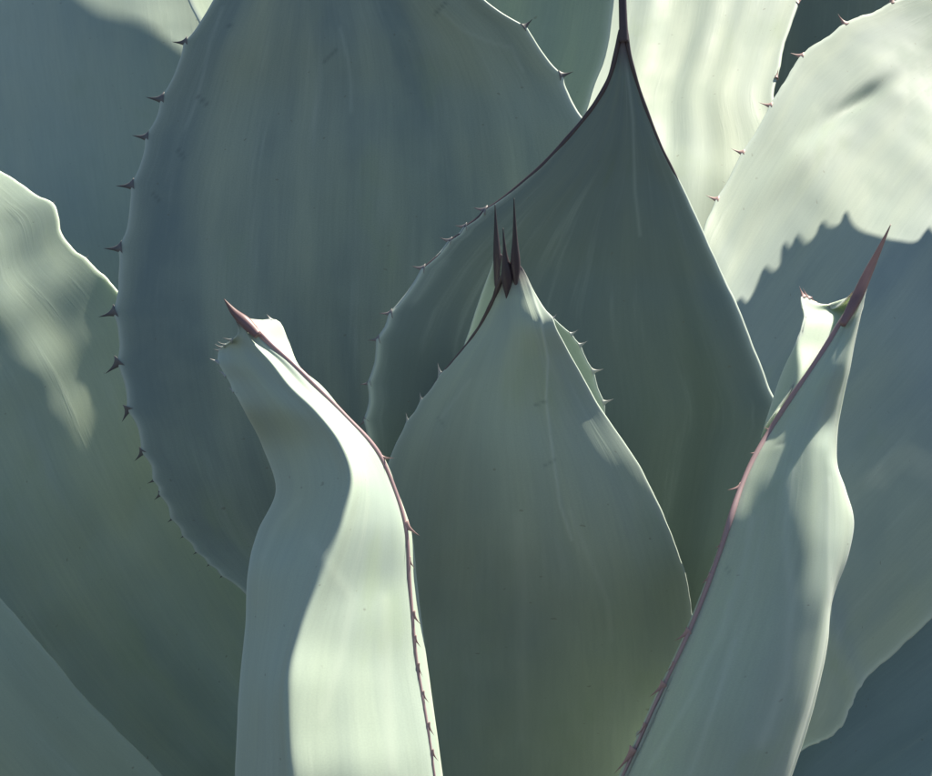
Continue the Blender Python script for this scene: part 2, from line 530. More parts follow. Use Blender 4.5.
# ---- E: the tall cupped leaf in the middle, its tip at the top edge
U6 = (0, .16, .36, .58, .80, .90, 1)
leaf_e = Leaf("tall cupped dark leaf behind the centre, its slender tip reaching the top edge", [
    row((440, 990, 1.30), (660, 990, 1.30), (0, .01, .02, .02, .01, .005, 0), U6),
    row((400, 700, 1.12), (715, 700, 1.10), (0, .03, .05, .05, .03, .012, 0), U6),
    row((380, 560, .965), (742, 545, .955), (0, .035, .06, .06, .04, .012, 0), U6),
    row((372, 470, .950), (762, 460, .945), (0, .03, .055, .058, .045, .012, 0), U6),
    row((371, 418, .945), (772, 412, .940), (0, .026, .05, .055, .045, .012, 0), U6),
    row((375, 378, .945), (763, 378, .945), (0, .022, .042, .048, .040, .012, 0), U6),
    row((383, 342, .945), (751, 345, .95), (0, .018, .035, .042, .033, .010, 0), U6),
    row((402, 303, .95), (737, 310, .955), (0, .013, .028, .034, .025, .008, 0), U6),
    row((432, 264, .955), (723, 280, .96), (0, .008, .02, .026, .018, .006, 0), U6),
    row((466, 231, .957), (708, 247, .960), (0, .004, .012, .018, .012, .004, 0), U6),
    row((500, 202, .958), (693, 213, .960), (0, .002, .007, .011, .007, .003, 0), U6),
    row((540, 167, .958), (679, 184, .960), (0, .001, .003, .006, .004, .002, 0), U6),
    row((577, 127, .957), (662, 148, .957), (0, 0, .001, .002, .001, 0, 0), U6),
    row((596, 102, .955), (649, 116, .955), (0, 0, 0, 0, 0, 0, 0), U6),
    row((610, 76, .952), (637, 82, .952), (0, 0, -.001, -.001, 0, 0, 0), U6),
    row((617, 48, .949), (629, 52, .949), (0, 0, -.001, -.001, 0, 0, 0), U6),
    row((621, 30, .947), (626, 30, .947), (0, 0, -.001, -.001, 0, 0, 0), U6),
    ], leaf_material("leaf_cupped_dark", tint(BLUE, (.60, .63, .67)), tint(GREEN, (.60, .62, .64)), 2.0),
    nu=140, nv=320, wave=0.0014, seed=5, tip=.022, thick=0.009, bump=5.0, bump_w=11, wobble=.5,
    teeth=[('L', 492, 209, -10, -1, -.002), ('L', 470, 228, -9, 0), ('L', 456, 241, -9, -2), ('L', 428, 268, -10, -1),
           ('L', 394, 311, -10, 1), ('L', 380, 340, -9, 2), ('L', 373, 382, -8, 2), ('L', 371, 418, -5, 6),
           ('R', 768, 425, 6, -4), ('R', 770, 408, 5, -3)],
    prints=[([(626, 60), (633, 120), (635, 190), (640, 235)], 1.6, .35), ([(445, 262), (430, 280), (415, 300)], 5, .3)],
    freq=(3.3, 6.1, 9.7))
leaf_e.add_teeth(M_TOOTH_GREY)
leaf_e.add_margin(M_MARGIN_DARK, 0, .70, 1.0, .0004, .0017)
leaf_e.add_margin(M_MARGIN_DARK, -1, .68, 1.0, .0002, .0015, power=1.4)
leaf_e.add_spine([(624, 42, .947), (623, 15, .945), (622, -20, .943), (621, -60, .942)], [.0030, .0026, .0022, .0002], M_SPINE_DARK)

# ---- G: the leaf tucked behind the front centre leaf
leaf_g = Leaf("narrow leaf mostly hidden behind the pointed centre leaf", [
    row((440, 990, 1.28), (650, 990, 1.28), (0, .005, .01, .005, 0)),
    row((430, 600, 1.015), (620, 600, 1.015), (0, .005, .01, .005, 0)),
    row((440, 450, .925), (596, 440, .92), (0, .005, .008, .005, 0)),
    row((456, 384, .912), (602, 408, .905), (0, .004, .006, .004, 0)),
    row((464, 350, .904), (591, 374, .90), (0, .004, .006, .004, 0)),
    row((470, 332, .90), (578, 347, .895), (0, .003, .005, .003, 0)),
    row((483, 292, .89), (556, 322, .89), (0, .002, .004, .002, 0)),
    row((493, 264, .884), (525, 290, .885), (0, .001, .002, .001, 0)),
    row((495.5, 250, .880), (503, 256, .881), (0, 0, 0, 0, 0)),
    ], leaf_material("leaf_tucked", tint(BLUE, (1.15, 1.15, 1.1)), tint(GREEN, (1.1, 1.1, 1.08)), 3.0),
    nu=50, nv=150, thick=0.006, edge=.002, seed=6, lump=0, tip=.012, bump=2.6, bump_w=8,
    teeth=[('R', 566, 335, 6, -3), ('R', 576, 346, 7, -3), ('R', 590, 372, 9, -1), ('R', 600, 405, 9, -2)])
leaf_g.add_teeth(M_TOOTH_PALE)
leaf_g.add_spine([(497, 286, .887), (497, 255, .881), (496, 230, .878), (495, 204, .876)], [.0014, .0022, .0012, .0002], M_SPINE_DARK)

# ---- F: the pointed centre leaf
leaf_f = Leaf("pointed grey-green leaf at the centre front with a dark split tip", [
    row((440, 990, 1.26), (640, 990, 1.226), (0, -.035, -.05, -.035, 0)),
    row((372, 776, 1.05), (690, 776, 1.03), (0, -.040, -.058, -.042, 0)),
    row((362, 640, .955), (695, 640, .928), (0, -.038, -.056, -.040, 0)),
    row((372, 540, .902), (675, 545, 0.868), (0, -.034, -.048, -.036, 0)),
    row((392, 455, .873), (640, 468, 0.843), (0, -.026, -.038, -.028, 0)),
    row((421, 403, .857), (598, 404, 0.827), (0, -.018, -.027, -.020, 0)),
    row((451, 363, .843), (571, 357, 0.813), (0, -.012, -.019, -.014, 0)),
    row((477, 330, .832), (551, 322, 0.802), (0, -.007, -.012, -.009, 0)),
    row((492, 302, .821), (534, 292, 0.809), (0, -.003, -.007, -.005, 0)),
    row((501, 280, .812), (522, 268, 0.810), (0, -.001, -.003, -.002, 0)),
    row((507, 268, .808), (516, 262, 0.806), (0, 0, -.001, 0, 0)),
    ], leaf_material("leaf_grey_green", tint(BLUE, (1.18, 1.18, 1.14)), tint(GREEN, (1.20, 1.20, 1.14)), 4.0),
    nu=180, nv=380, wave=0.0022, seed=8, tip=.016, bump=3.2, bump_w=9,
    teeth=[('L', 439, 374, -4, -10), ('L', 422, 402, -3, -8), ('L', 411, 424, -3, -8), ('R', 548, 318, 4, -3)],
    prints=[([(528, 282), (540, 318), (548, 360), (546, 400), (552, 450), (560, 505), (572, 540)], 1.5, .9),
            ([(535, 405), (546, 401)], 1.3, -.7), ([(544, 466), (555, 460)], 1.3, -.6), ([(438, 418), (444, 425)], 1.3, -.5),
            ([(570, 512), (590, 560), (608, 602), (612, 640)], 3.0, .35), ([(470, 380), (440, 420)], 2.0, .3),
            ([(518, 520), (524, 600), (522, 740)], 7.0, .3)], freq=(2.1, 3.7, 8.3))
leaf_f.add_teeth(M_TOOTH_PALE)
leaf_f.add_margin(M_MARGIN_DARK, 0, .80, 1.0, .0003, .0016)
leaf_f.add_spine([(516, 290, .810), (515.5, 266, .805), (515, 238, .800), (514, 198, .796)], [.0004, .0026, .0014, .0002], M_SPINE_DARK)
leaf_f.add_spine([(507, 300, .813), (507, 276, .808), (505, 254, .804), (503, 228, .802)], [.0004, .0032, .0013, .0002], M_SPINE_DARK)

# ---- H: the twisted leaf at the front left
def rowc(*p):
    return np.array(p, float)
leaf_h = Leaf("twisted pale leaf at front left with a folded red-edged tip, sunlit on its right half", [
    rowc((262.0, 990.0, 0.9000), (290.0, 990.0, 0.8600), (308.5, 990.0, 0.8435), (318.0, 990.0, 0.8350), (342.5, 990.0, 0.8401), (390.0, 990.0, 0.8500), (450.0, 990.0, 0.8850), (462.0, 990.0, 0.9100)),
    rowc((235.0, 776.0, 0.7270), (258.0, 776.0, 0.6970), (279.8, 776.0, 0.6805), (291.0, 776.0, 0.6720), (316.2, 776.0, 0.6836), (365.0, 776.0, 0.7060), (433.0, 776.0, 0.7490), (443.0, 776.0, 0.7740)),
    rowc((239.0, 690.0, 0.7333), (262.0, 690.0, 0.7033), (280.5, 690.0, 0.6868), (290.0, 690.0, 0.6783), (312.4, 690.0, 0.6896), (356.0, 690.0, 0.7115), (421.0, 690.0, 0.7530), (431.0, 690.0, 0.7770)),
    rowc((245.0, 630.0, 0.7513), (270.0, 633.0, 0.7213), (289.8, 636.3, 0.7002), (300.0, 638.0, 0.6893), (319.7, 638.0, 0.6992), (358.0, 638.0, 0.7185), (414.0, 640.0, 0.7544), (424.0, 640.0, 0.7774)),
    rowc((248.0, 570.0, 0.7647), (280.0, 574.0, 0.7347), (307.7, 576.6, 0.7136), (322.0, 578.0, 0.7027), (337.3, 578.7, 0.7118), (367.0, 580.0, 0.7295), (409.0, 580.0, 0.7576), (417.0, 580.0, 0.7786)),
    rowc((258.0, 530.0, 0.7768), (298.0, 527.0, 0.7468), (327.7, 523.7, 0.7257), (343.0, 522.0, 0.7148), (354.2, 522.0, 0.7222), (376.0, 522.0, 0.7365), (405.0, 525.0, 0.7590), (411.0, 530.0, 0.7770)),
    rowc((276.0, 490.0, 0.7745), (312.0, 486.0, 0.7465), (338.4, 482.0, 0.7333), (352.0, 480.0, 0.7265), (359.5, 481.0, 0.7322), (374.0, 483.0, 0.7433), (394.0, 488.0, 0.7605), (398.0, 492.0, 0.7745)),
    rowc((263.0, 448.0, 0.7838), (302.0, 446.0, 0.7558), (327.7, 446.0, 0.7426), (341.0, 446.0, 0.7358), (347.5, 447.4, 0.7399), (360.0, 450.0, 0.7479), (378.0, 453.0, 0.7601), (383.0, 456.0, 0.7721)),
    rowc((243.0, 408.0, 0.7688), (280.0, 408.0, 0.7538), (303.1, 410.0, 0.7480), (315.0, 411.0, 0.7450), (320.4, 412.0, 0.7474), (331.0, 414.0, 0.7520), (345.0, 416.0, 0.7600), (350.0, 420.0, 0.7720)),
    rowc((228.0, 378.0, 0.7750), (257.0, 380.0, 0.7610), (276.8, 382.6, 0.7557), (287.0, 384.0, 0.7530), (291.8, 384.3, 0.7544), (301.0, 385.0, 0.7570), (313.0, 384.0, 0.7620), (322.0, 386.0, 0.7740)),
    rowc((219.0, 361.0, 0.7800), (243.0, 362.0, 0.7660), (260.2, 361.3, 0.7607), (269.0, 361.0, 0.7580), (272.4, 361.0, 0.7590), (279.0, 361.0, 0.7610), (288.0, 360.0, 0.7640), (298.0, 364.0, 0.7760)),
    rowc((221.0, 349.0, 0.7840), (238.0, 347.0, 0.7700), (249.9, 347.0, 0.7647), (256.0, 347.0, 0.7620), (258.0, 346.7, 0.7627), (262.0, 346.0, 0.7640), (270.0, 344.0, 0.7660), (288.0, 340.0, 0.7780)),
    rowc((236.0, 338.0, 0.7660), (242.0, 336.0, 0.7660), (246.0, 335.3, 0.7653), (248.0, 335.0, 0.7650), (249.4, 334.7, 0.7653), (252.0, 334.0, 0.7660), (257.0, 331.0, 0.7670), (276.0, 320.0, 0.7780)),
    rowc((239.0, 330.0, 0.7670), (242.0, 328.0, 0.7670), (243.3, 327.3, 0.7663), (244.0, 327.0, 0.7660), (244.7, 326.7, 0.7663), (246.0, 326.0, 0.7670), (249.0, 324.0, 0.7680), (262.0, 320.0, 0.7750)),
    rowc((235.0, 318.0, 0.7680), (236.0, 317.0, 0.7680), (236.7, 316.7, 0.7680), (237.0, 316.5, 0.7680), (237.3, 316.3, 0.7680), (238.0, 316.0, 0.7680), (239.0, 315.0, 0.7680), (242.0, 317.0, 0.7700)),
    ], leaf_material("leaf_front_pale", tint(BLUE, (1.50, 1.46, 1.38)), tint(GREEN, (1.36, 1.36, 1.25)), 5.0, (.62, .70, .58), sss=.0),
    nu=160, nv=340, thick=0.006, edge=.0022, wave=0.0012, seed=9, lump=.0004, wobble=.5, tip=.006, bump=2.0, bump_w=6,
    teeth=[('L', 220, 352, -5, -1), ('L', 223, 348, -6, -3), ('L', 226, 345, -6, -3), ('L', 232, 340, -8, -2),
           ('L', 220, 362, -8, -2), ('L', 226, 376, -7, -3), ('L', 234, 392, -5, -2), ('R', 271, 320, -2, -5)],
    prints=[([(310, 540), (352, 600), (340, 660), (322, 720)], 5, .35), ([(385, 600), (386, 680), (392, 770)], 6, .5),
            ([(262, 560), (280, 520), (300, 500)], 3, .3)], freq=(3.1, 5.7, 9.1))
leaf_h.add_teeth(M_TOOTH_PALE)
H_RIDGE = 0
def col_near(leaf, pts):
    """grid column whose projection lies closest to a photo polyline"""
    full = to_px(leaf.g)
    px = full[..., :2]
    depth = full[..., 2].mean(0); depth = depth - depth.min()
    pts = np.array(pts, float)
    best = []
    for i in range(leaf.nu):
        best.append(np.mean([np.min(np.hypot(*(px[:, i] - q).T)) for q in pts]) + 120 * depth[i])
    return int(np.argmin(best))
hc = col_near(leaf_h, [(433, 776), (421, 690), (409, 580), (394, 488), (345, 416), (288, 360)])
leaf_h.add_margin(M_MARGIN_PINK, hc, .36, .99, .0004, .0019, power=1.8, toward=.0003)
leaf_h.add_spine([(258, 335, .762), (245, 322, .764), (235, 313, .766), (224, 299, .769)], [.0022, .0030, .0020, .0002], M_SPINE)

# ---- I: the folded leaf at the front right
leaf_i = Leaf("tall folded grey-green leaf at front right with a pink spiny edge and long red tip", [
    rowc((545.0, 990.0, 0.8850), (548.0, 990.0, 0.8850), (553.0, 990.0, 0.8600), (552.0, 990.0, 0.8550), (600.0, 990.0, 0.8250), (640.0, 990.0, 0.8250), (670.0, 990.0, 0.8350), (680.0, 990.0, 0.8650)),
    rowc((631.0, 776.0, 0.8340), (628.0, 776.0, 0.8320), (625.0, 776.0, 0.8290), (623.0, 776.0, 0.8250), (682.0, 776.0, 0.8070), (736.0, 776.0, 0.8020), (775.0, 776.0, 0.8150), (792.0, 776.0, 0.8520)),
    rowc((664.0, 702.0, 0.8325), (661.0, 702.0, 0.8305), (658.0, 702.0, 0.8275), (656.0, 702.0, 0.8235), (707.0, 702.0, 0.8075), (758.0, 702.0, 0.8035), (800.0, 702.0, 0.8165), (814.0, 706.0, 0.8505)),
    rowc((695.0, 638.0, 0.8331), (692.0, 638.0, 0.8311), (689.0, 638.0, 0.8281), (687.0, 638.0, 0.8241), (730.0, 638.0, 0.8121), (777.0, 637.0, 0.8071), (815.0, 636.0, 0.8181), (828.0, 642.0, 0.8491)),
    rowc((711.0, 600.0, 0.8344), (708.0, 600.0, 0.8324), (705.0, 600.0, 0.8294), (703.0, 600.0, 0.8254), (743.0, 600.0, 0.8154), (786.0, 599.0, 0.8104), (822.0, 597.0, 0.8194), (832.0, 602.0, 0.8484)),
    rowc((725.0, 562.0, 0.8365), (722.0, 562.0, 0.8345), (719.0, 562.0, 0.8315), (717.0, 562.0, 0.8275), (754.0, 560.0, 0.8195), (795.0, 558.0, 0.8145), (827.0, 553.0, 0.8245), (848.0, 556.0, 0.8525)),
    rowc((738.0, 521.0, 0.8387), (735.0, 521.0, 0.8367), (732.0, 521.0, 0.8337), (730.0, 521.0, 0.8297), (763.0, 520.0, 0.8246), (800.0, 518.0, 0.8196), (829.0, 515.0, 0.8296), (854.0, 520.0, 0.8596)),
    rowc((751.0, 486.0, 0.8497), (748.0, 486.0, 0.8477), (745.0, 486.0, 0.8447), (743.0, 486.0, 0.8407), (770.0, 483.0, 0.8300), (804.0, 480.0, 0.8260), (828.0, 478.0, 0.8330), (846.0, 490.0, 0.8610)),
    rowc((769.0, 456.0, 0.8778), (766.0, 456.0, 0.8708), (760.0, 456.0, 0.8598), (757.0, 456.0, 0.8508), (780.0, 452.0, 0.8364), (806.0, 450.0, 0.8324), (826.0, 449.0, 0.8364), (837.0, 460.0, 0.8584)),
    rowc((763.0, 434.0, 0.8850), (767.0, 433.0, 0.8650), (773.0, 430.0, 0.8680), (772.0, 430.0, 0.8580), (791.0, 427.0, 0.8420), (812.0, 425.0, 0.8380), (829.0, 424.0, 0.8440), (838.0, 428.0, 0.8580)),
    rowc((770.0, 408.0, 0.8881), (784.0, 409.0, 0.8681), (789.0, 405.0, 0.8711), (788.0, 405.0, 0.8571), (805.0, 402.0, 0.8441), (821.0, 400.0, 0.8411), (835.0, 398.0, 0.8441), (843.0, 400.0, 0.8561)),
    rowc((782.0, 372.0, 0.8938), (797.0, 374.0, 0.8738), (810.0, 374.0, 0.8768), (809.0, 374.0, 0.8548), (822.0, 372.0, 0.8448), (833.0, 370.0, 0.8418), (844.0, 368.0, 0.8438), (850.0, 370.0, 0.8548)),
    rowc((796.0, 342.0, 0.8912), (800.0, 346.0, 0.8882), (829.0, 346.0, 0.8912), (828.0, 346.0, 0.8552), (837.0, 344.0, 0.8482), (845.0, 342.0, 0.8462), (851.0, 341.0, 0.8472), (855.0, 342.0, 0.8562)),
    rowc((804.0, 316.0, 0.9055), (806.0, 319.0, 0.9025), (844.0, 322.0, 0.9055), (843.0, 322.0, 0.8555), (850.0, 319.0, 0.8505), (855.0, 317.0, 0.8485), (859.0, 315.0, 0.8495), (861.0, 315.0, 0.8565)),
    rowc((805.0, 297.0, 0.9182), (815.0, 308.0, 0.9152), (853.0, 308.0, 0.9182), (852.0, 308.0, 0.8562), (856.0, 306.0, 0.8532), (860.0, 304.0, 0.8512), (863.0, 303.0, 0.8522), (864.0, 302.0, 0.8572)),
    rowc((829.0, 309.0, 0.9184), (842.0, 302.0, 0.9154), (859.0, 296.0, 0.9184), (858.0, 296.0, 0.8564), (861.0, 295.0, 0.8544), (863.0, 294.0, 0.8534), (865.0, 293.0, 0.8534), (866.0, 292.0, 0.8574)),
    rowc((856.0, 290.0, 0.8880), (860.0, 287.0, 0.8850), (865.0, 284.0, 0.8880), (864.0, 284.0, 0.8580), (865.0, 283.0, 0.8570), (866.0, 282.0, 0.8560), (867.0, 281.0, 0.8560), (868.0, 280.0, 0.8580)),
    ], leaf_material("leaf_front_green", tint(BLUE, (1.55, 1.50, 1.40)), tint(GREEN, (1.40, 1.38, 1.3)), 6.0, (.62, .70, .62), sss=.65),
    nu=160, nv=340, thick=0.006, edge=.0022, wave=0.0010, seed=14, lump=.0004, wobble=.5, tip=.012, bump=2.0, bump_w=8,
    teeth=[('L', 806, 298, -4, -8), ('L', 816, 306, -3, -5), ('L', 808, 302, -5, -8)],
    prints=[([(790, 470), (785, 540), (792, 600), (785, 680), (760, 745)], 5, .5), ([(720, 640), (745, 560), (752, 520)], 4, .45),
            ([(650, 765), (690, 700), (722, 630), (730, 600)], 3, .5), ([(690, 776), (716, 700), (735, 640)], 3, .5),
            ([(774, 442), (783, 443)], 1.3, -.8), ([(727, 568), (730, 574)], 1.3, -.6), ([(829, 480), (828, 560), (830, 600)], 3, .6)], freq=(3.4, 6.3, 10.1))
ic = col_near(leaf_i, [(623, 776), (656, 702), (687, 638), (717, 562), (743, 486), (772, 430), (809, 374), (843, 322)])
leaf_i.teeth_edge = leaf_i.teeth
leaf_i.add_teeth(M_TOOTH_PINK)
leaf_i.add_margin(M_MARGIN_PINK, ic, .30, .99, .0005, .0027, power=2.0, toward=.0003)
leaf_i.add_spine([(842, 325, .846), (857, 297, .850), (867, 275, .853), (878, 252, .856), (891, 224, .860)], [.0020, .0032, .0027, .0016, .0002], M_SPINE)

# teeth standing on the folded ridges of the two front leaves
def ridge_teeth(leaf, col, specs, mat):
    px = to_px(leaf.g[:, col])[:, :2]
    me = tooth_mesh(mat, .15)
    for (bx, by, dx, dy) in specs:
        k = int(np.argmin(np.hypot(px[:, 0]-bx, px[:, 1]-by)))
        base = leaf.g[k, col] + leaf.n[k, col] * .0004
        tan = leaf.g[min(k+2, leaf.nv-1), col] - leaf.g[max(k-2, 0), col]
        pb = to_px(base)
        y = to_world(np.array((pb[0]+dx, pb[1]+dy, pb[2]-.001))) - base
        ln = np.linalg.norm(y); y /= ln
        x = tan - y*(tan @ y); x /= np.linalg.norm(x)
        ln *= 1.5
        z = np.cross(x, y); w = min(max(ln*.7, .004), .009)
        p0 = base - y*.0008 - ORIGIN
        o = bpy.data.objects.new("tooth", me)
        link(o, leaf.ob)
        o.matrix_local = Matrix([[x[a]*w, y[a]*ln*1.1, z[a]*w*.5, p0[a]] for a in range(3)] + [[0, 0, 0, 1]])
ridge_teeth(leaf_h, hc, [(404, 525, 9, 8), (409, 612, 5, 8), (416, 668, 3, 8), (384, 458, 9, 1), (425, 725, 4, 8), (407, 560, 4, 7), (412, 640, 4, 7), (420, 695, 4, 7), (430, 755, 4, 7)], M_TOOTH_PINK)
ridge_teeth(leaf_i, ic, [(741, 487, -9, 3), (772, 430, -5, -2), (703, 575, -6, 6), (687, 632, -9, 7), (660, 682, -9, 9),
                         (634, 752, -12, 16), (759, 452, -5, 1), (722, 545, -5, 4), (674, 664, -5, 6), (646, 724, -6, 8)], M_TOOTH_PINK)

# ---- K: the sunlit leaf standing up at the back right
leaf_k = Leaf("sunlit upright leaf at the back, right of the tall centre tip", [
    row((520, 990, 1.10), (600, 990, 1.10), (0, .01, .015, .01, 0)),
    row((530, 600, 1.20), (660, 600, 1.20), (0, .01, .015, .01, 0)),
    row((545, 360, 1.28), (770, 330, 1.28), (0, .008, .012, .008, 0)),
    row((556, 240, 1.34), (790, 240, 1.34), (0, .006, .010, .008, 0)),
    row((566, 180, 1.38), (792, 190, 1.37), (0, .005, .008, .006, 0)),
    row((576, 130, 1.42), (786, 145, 1.41), (0, .004, .006, .004, 0)),
    row((588, 95, 1.45), (772, 96, 1.45), (0, .003, .004, .002, 0)),
    row((600, 60, 1.48), (779, 60, 1.48), (0, .002, .002, .002, 0)),
    row((610, 0, 1.53), (796, 0, 1.53), (0, 0, 0, 0, 0)),
    row((622, -90, 1.60), (800, -90, 1.60), (0, 0, 0, 0, 0)),
    row((660, -190, 1.68), (780, -190, 1.68), (0, 0, 0, 0, 0)),
    row((715, -270, 1.74), (722, -270, 1.74), (0, 0, 0, 0, 0)),
    ], leaf_material("leaf_back_sunlit", tint(BLUE, (1.5, 1.42, 1.32)), tint(GREEN, (1.40, 1.34, 1.28)), 7.0),  # tint raised towards white, part of the sun's brightness put into the colour
    nu=80, nv=180, wave=0.0030, lump=.0001, seed=21, bump=3.0, bump_w=12, freq=(2.0, 3.3, 5.9),
    teeth=[('R', 777, 78, 2, -9), ('R', 794, 4, 6, -4)])
leaf_k.add_teeth(M_TOOTH_PINK)

# ---- J: the broad leaf at the right, half in shadow
leaf_j = Leaf("broad leaf at right, its upper half in bright sun and its lower half in toothed shadow", [
    row((590, 990, 1.10), (660, 990, 1.08), (0, .01, .015, .01, .0)),
    row((625, 760, 1.11), (798, 753, 1.088), (0, .0, .0, .0, .0)),
    row((655, 560, 1.13), (832, 735, 1.088), (0.0000, -0.0098, -0.0192, -0.0133, 0.0000)),
    row((680, 400, 1.17), (850, 708, 1.088), (0.0000, -0.0168, -0.0330, -0.0228, 0.0000)),
    row((694, 300, 1.215), (858, 688, 1.088), (0.0000, -0.0252, -0.0495, -0.0342, 0.0000)),
    row((702, 238, 1.25), (872, 672, 1.09), (0.0000, -0.0252, -0.0495, -0.0342, 0.0000)),
    row((716, 204, 1.275), (900, 645, 1.088), (0.0000, -0.0252, -0.0495, -0.0342, 0.0000)),
    row((745, 152, 1.31), (936, 612, 1.082), (0.0000, -0.0252, -0.0495, -0.0342, 0.0000)),
    row((775, 100, 1.345), (1000, 550, 1.082), (0.0000, -0.0252, -0.0495, -0.0342, 0.0000)),
    row((800, 60, 1.375), (1060, 470, 1.115), (0.0000, -0.0224, -0.0440, -0.0304, 0.0000)),
    row((843, 27, 1.395), (1100, 380, 1.18), (0.0000, -0.0224, -0.0440, -0.0304, 0.0000)),
    row((894, 4, 1.408), (1125, 280, 1.285), (0.0000, -0.0224, -0.0440, -0.0304, 0.0000)),
    row((960, -22, 1.42), (1135, 160, 1.34), (0.0000, -0.0140, -0.0275, -0.0190, 0.0000)),
    row((1040, -40, 1.44), (1125, 50, 1.41), (0.0000, -0.0056, -0.0110, -0.0076, 0.0000)),
    row((1105, -40, 1.45), (1112, -30, 1.45), (0, 0, 0, 0, 0)),
    ], leaf_material("leaf_right_broad", tint(BLUE, (1.14, 1.12, 1.12)), tint(GREEN, (1.22, 1.18, 1.16)), 8.0),
    nu=120, nv=240, wave=0.0022, lump=.00022, seed=31, bump=5.5, bump_w=13, wobble=1.3, freq=(1.7, 3.1, 5.3),
    teeth=[('L', 846, 25, -7, -8), ('L', 803, 59, -10, -2), ('L', 895, 4, -3, -10), ('L', 768, 105, -10, -2), ('L', 743, 152, -10, -3), ('L', 718, 199, -10, -3)],
    dents=[(864, 95, 30, -20, 26, 6, .0042), (840, 114, 30, -20, 55, 12, .004), (790, 170, 30, -30, 70, 14, -.003)])
leaf_j.add_teeth(M_TOOTH_PINK)

# ---- A and the sliver beside it: the leaves at the back left
leaf_a = Leaf("wide back leaf in the top left corner, sunlit only near the top", [
    row((380, 990, 1.15), (500, 990, 1.15), (0, .01, .015, .01, 0)),
    row((140, 640, 1.24), (400, 640, 1.24), (0, .01, .015, .01, 0)),
    row((-40, 420, 1.30), (340, 430, 1.32), (0, .012, .02, .012, 0)),
    row((-130, 250, 1.36), (320, 250, 1.38), (0, .012, .02, .012, 0)),
    row((-170, 100, 1.43), (310, 100, 1.46), (0, .012, .02, .012, 0)),
    row((-180, -20, 1.50), (290, -20, 1.53), (0, .01, .015, .01, 0)),
    row((-150, -150, 1.58), (250, -150, 1.60), (0, .006, .01, .006, 0)),
    row((-60, -280, 1.66), (170, -280, 1.66), (0, .003, .005, .003, 0)),
    row((50, -370, 1.70), (58, -370, 1.70), (0, 0, 0, 0, 0)),
    ], leaf_material("leaf_back_left", tint(BLUE, (1.40, 1.38, 1.30)), tint(GREEN, (1.30, 1.28, 1.25)), 9.0),
    nu=90, nv=180, wave=0.003, seed=41, freq=(1.6, 3.0, 4.6))
leaf_p = Leaf("sunlit sliver of a leaf peeping out at the top edge behind the broad blue leaf", [
    row((440, 990, 1.10), (540, 990, 1.10), (0, .01, .01, .01, 0)),
    row((330, 500, 1.15), (500, 500, 1.15), (0, .01, .01, .01, 0)),
    row((270, 250, 1.21), (500, 250, 1.21), (0, .01, .01, .01, 0)),
    row((230, 100, 1.28), (490, 100, 1.28), (0, .01, .01, .01, 0)),
    row((205, 30, 1.32), (470, 30, 1.32), (0, .006, .01, .006, 0)),
    row((190, 0, 1.34), (450, 0, 1.34), (0, .006, .01, .006, 0)),
    row((184, -60, 1.38), (420, -60, 1.38), (0, .004, .005, .004, 0)),
    row((220, -170, 1.46), (370, -170, 1.46), (0, .002, .002, .002, 0)),
    row((296, -240, 1.51), (302, -240, 1.51), (0, 0, 0, 0, 0)),
    ], leaf_material("leaf_back_sliver", tint(BLUE, (1.3, 1.3, 1.2)), tint(GREEN, (1.3, 1.28, 1.15)), 10.0),
    nu=60, nv=140, seed=42)

# ---- L: the dark leaf between the broad blue leaf and the sunlit one
leaf_l = Leaf("shaded leaf at the top edge between the broad blue leaf and the tall tip", [
    row((480, 990, 1.08), (560, 990, 1.08), (0, .01, .01, .01, 0)),
    row((450, 500, 1.13), (560, 500, 1.14), (0, .01, .01, .01, 0)),
    row((440, 220, 1.15), (556, 210, 1.16), (0, .01, .012, .01, 0)),
    row((436, 100, 1.15), (589, 96, 1.165), (0, .012, .016, .012, 0)),
    row((440, 50, 1.15), (604, 52, 1.165), (0, .012, .016, .012, 0)),
    row((450, 0, 1.15), (612, 0, 1.165), (0, .012, .016, .012, 0)),
    row((480, -90, 1.15), (612, -90, 1.16), (0, .008, .01, .008, 0)),
    row((545, -180, 1.16), (590, -180, 1.16), (0, .002, .004, .002, 0)),
    row((574, -220, 1.165), (578, -220, 1.165), (0, 0, 0, 0, 0)),
    ], leaf_material("leaf_back_shaded", tint(BLUE, (.95, 1.0, 1.0)), tint(GREEN, (1.05, 1.1, 1.0)), 11.0),
    nu=70, nv=140, wave=0.003, seed=43, freq=(2.0, 3.0, 5.0))

# ---- M: far leaf seen in the gap at the top right
leaf_m = Leaf("far shaded leaf seen in the gap at the top right", [
    row((620, 990, 1.30), (760, 990, 1.30), (0, .01, .02, .01, 0)),
    row((680, 600, 1.55), (860, 600, 1.55), (0, .01, .02, .01, 0)),
    row((700, 300, 1.66), (980, 300, 1.66), (0, .02, .03, .02, 0)),
    row((690, 100, 1.68), (1010, 100, 1.68), (0, .02, .03, .02, 0)),
    row((720, -40, 1.69), (1000, -40, 1.69), (0, .015, .02, .015, 0)),
    row((800, -120, 1.69), (940, -120, 1.69), (0, .005, .008, .005, 0)),
    row((866, -160, 1.69), (874, -160, 1.69), (0, 0, 0, 0, 0)),
    ], leaf_material("leaf_far_grey", tint(BLUE, (1.0, .98, .9)), tint(GREEN, (.95, .92, .86)), 12.0),
    nu=60, nv=120, wave=0.003, seed=44)

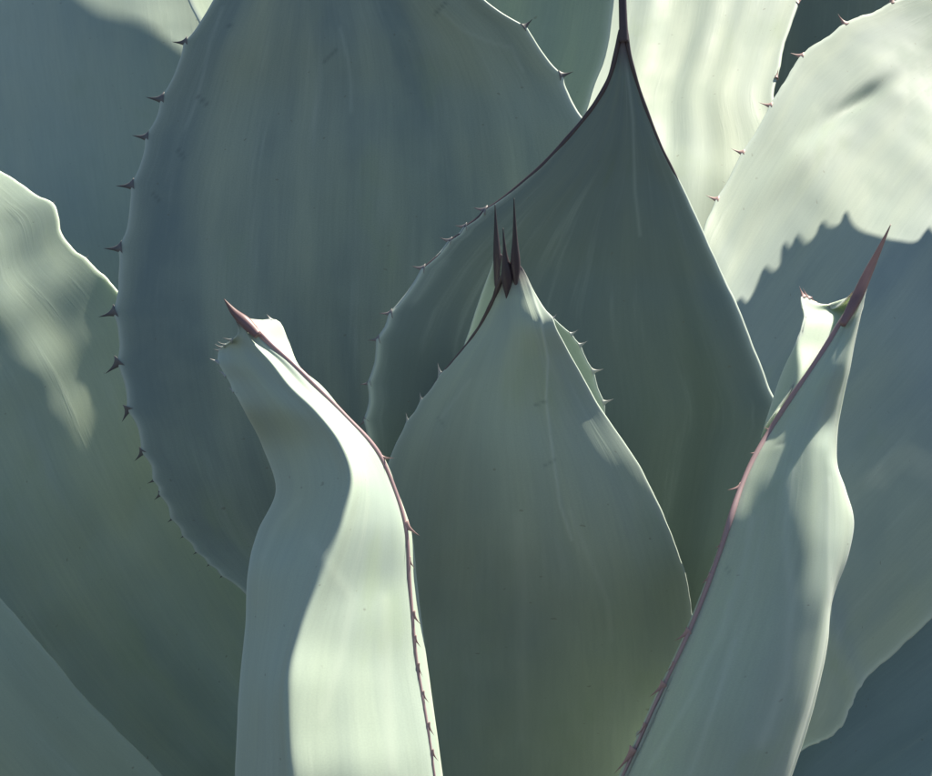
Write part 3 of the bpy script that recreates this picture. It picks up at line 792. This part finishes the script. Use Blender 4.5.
# ---- N: low leaf at the bottom right
leaf_n = Leaf("dark blue low leaf in the bottom right corner", [
    row((590, 930, 1.14), (620, 1010, 1.10), (0, .01, .015, .01, 0)),
    row((700, 760, 1.18), (760, 960, 1.10), (0, .01, .02, .01, 0)),
    row((800, 620, 1.21), (900, 900, 1.11), (0, .01, .02, .01, 0)),
    row((900, 520, 1.23), (1040, 830, 1.13), (0, .01, .02, .01, 0)),
    row((1020, 440, 1.26), (1160, 740, 1.16), (0, .01, .02, .01, 0)),
    row((1150, 400, 1.30), (1240, 600, 1.22), (0, .006, .01, .006, 0)),
    row((1250, 420, 1.31), (1258, 440, 1.30), (0, 0, 0, 0, 0)),
    ], leaf_material("leaf_low_blue", tint(BLUE, (.85, .92, 1.0)), tint(BLUE, (.95, 1.02, 1.05)), 13.0),
    nu=70, nv=140, wave=0.003, seed=45)

# ---- B and D: the two big leaves reaching out at the left
leaf_b = Leaf("large pale green leaf spreading out at the left edge", [
    row((340, 1010, 1.06), (500, 960, 1.08), (0, .01, .02, .01, 0)),
    row((140, 930, 1.06), (320, 700, 1.112), (0, .01, .02, .01, 0)),
    row((-30, 820, 1.05), (230, 540, 1.120), (0, .008, .016, .008, 0)),
    row((-140, 690, 1.06), (165, 400, 1.118), (0, .006, .012, .006, 0)),
    row((-200, 570, 1.065), (124, 303, 1.135), (0, .004, .008, .004, 0)),
    row((-220, 500, 1.07), (95, 270, 1.145), (0, .004, .008, .004, 0)),
    row((-235, 430, 1.075), (62, 240, 1.158), (0, .002, .006, .002, 0)),
    row((-240, 370, 1.08), (52, 208, 1.166), (0, .002, .004, .002, 0)),
    row((-235, 300, 1.085), (28, 190, 1.172), (0, .002, .004, .002, 0)),
    row((-220, 240, 1.09), (-2, 170, 1.18), (0, .002, .004, .002, 0)),
    row((-170, 160, 1.12), (-60, 140, 1.185), (0, 0, .002, 0, 0)),
    row((-120, 112, 1.16), (-114, 112, 1.165), (0, 0, 0, 0, 0)),
    ], leaf_material("leaf_left_green", tint(BLUE, (1.28, 1.27, 1.16)), tint(GREEN, (1.28, 1.26, 1.12)), 14.0, sss=.4),
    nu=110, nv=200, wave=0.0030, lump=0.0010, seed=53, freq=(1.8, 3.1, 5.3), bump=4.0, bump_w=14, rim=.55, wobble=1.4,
    teeth=[('R', 50, 204, 4, -3), ('R', 89, 252, 4, -3)])
leaf_b.add_teeth(M_TOOTH_PALE)
leaf_d = Leaf("low soft green leaf in the bottom left corner", [
    row((260, 1030, 1.00), (380, 990, 1.02), (0, .0, .0, .0, 0)),
    row((110, 980, .97), (240, 850, .985), (0, -.004, -.006, -.004, 0)),
    row((-20, 910, .955), (150, 765, .975), (0, -.004, -.008, -.004, 0)),
    row((-100, 830, .95), (98, 714, .97), (0, -.004, -.008, -.004, 0)),
    row((-160, 750, .95), (40, 648, .97), (0, -.004, -.008, -.004, 0)),
    row((-190, 670, .955), (0, 600, .975), (0, -.004, -.006, -.003, 0)),
    row((-190, 580, .965), (-50, 540, .985), (0, -.003, -.004, -.003, 0)),
    row((-142, 480, .99), (-136, 480, .99), (0, 0, 0, 0, 0)),
    ], leaf_material("leaf_low_green", tint(BLUE, (1.32, 1.30, 1.06)), tint(GREEN, (1.22, 1.20, 1.02)), 15.0),
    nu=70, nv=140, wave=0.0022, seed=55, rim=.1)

# ---- unseen leaf added behind the front right leaf to block sun bounce
leaf_v = Leaf(None, [
    row((600, 1000, 1.10), (690, 1000, 1.08), (0, .004, .006, .004, 0)),
    row((660, 830, .97), (775, 830, .95), (0, .004, .006, .004, 0)),
    row((700, 720, .93), (800, 720, .915), (0, .004, .006, .004, 0)),
    row((722, 640, .915), (812, 640, .905), (0, .004, .006, .004, 0)),
    row((742, 570, .908), (818, 570, .90), (0, .004, .006, .004, 0)),
    row((765, 505, .902), (816, 505, .897), (0, .003, .004, .003, 0)),
    row((792, 455, .90), (800, 455, .90), (0, 0, 0, 0, 0)),
    ], leaf_material("leaf_inner_blocker", BLUE, GREEN, 19.0), nu=50, nv=120, thick=.006, seed=81)
tip_spine(leaf_v, .02, .002)

# ---- leaves beyond the frame whose shadows fall into it
def surface_at(leaf, x, y):
    px = to_px(leaf.g)
    d = np.hypot(px[..., 0]-x, px[..., 1]-y)
    j, i = np.unravel_index(np.argmin(d), d.shape)
    return leaf.g[j, i]

def shade_leaf(label, target, pairs, dist, tail, mat, seed, teeth=(), **kw):
    """a leaf standing towards the sun from the shadow it throws on the target leaf"""
    rows = []
    for k, (a, b) in enumerate(pairs):
        rows.append(np.array([surface_at(target, a[0]*(1-q) + b[0]*q, a[1]*(1-q) + b[1]*q) + SUN * dist[k] for q in (0, .25, .5, .75, 1)]))
    rows = [np.array(r) for r in tail(rows)] + rows
    tip = rows[-1].mean(0) + (rows[-1].mean(0) - rows[-2].mean(0)) * .5
    rows.append(tip + (rows[-1] - rows[-1].mean(0)) * .03)
    return Leaf(label, rows, mat, seed=seed, in_world=True, teeth=teeth, **kw)
SHADE = True
if SHADE:
    base_pt = to_world(np.array((600., 960., 1.2)))
    def tail_right(rows):
        c = rows[0].mean(0); w = rows[0] - c
        m = to_world(np.array((1480., 420., 1.55)))
        return [base_pt + w * .2, base_pt * .35 + m * .65 + w * .35, m * .6 + c * .4 + w * .8]
    # upper boundary of the shadow on the right leaf, scalloped between the teeth
    up = [(1050, 330), (1000, 262), (960, 250), (935, 246), (926, 233), (918, 246), (893, 243), (875, 239), (858, 234), (849, 228), (843, 217),
          (838, 229), (828, 233), (819, 227), (813, 238), (803, 248), (795, 241), (791, 253), (782, 247), (777, 268), (769, 276), (762, 269),
          (757, 290), (746, 303), (738, 300), (730, 312)]
    lo = [(x + 45 - 25 * k / 25, 605 - 205 * (k / 25) ** 2) for k, (x, y) in enumerate(up)]
    leaf_o = shade_leaf(None, leaf_j, list(zip(lo, up)), [.42]*len(up), tail_right,
        leaf_material("leaf_outer_right", BLUE, GREEN, 16.0), 61, nu=60, nv=420, bump=0)
    def tail_left(rows):
        c = rows[0].mean(0); w = rows[0] - c
        b = to_world(np.array((430., 940., 1.25)))
        m = to_world(np.array((330., 200., 1.75)))
        return [b + w * .3, m + w * .6, m * .4 + c * .6 + w * .9]
    upa = [(205, 70), (185, 60), (150, 43), (110, 24), (60, 0), (20, -20), (-40, -48)]
    loa = [(250, 330), (200, 330), (150, 330), (100, 320), (50, 310), (0, 290), (-60, 220)]
    leaf_q = shade_leaf(None, leaf_a, list(zip(loa, upa)), [.60]*7, tail_left,
        leaf_material("leaf_outer_back", BLUE, GREEN, 17.0), 62, nu=60, nv=140, bump=0)

for lf in (leaf_a, leaf_b, leaf_c, leaf_d, leaf_j, leaf_k, leaf_l, leaf_m, leaf_n, leaf_p):
    tip_spine(lf)

bpy.context.view_layer.update()
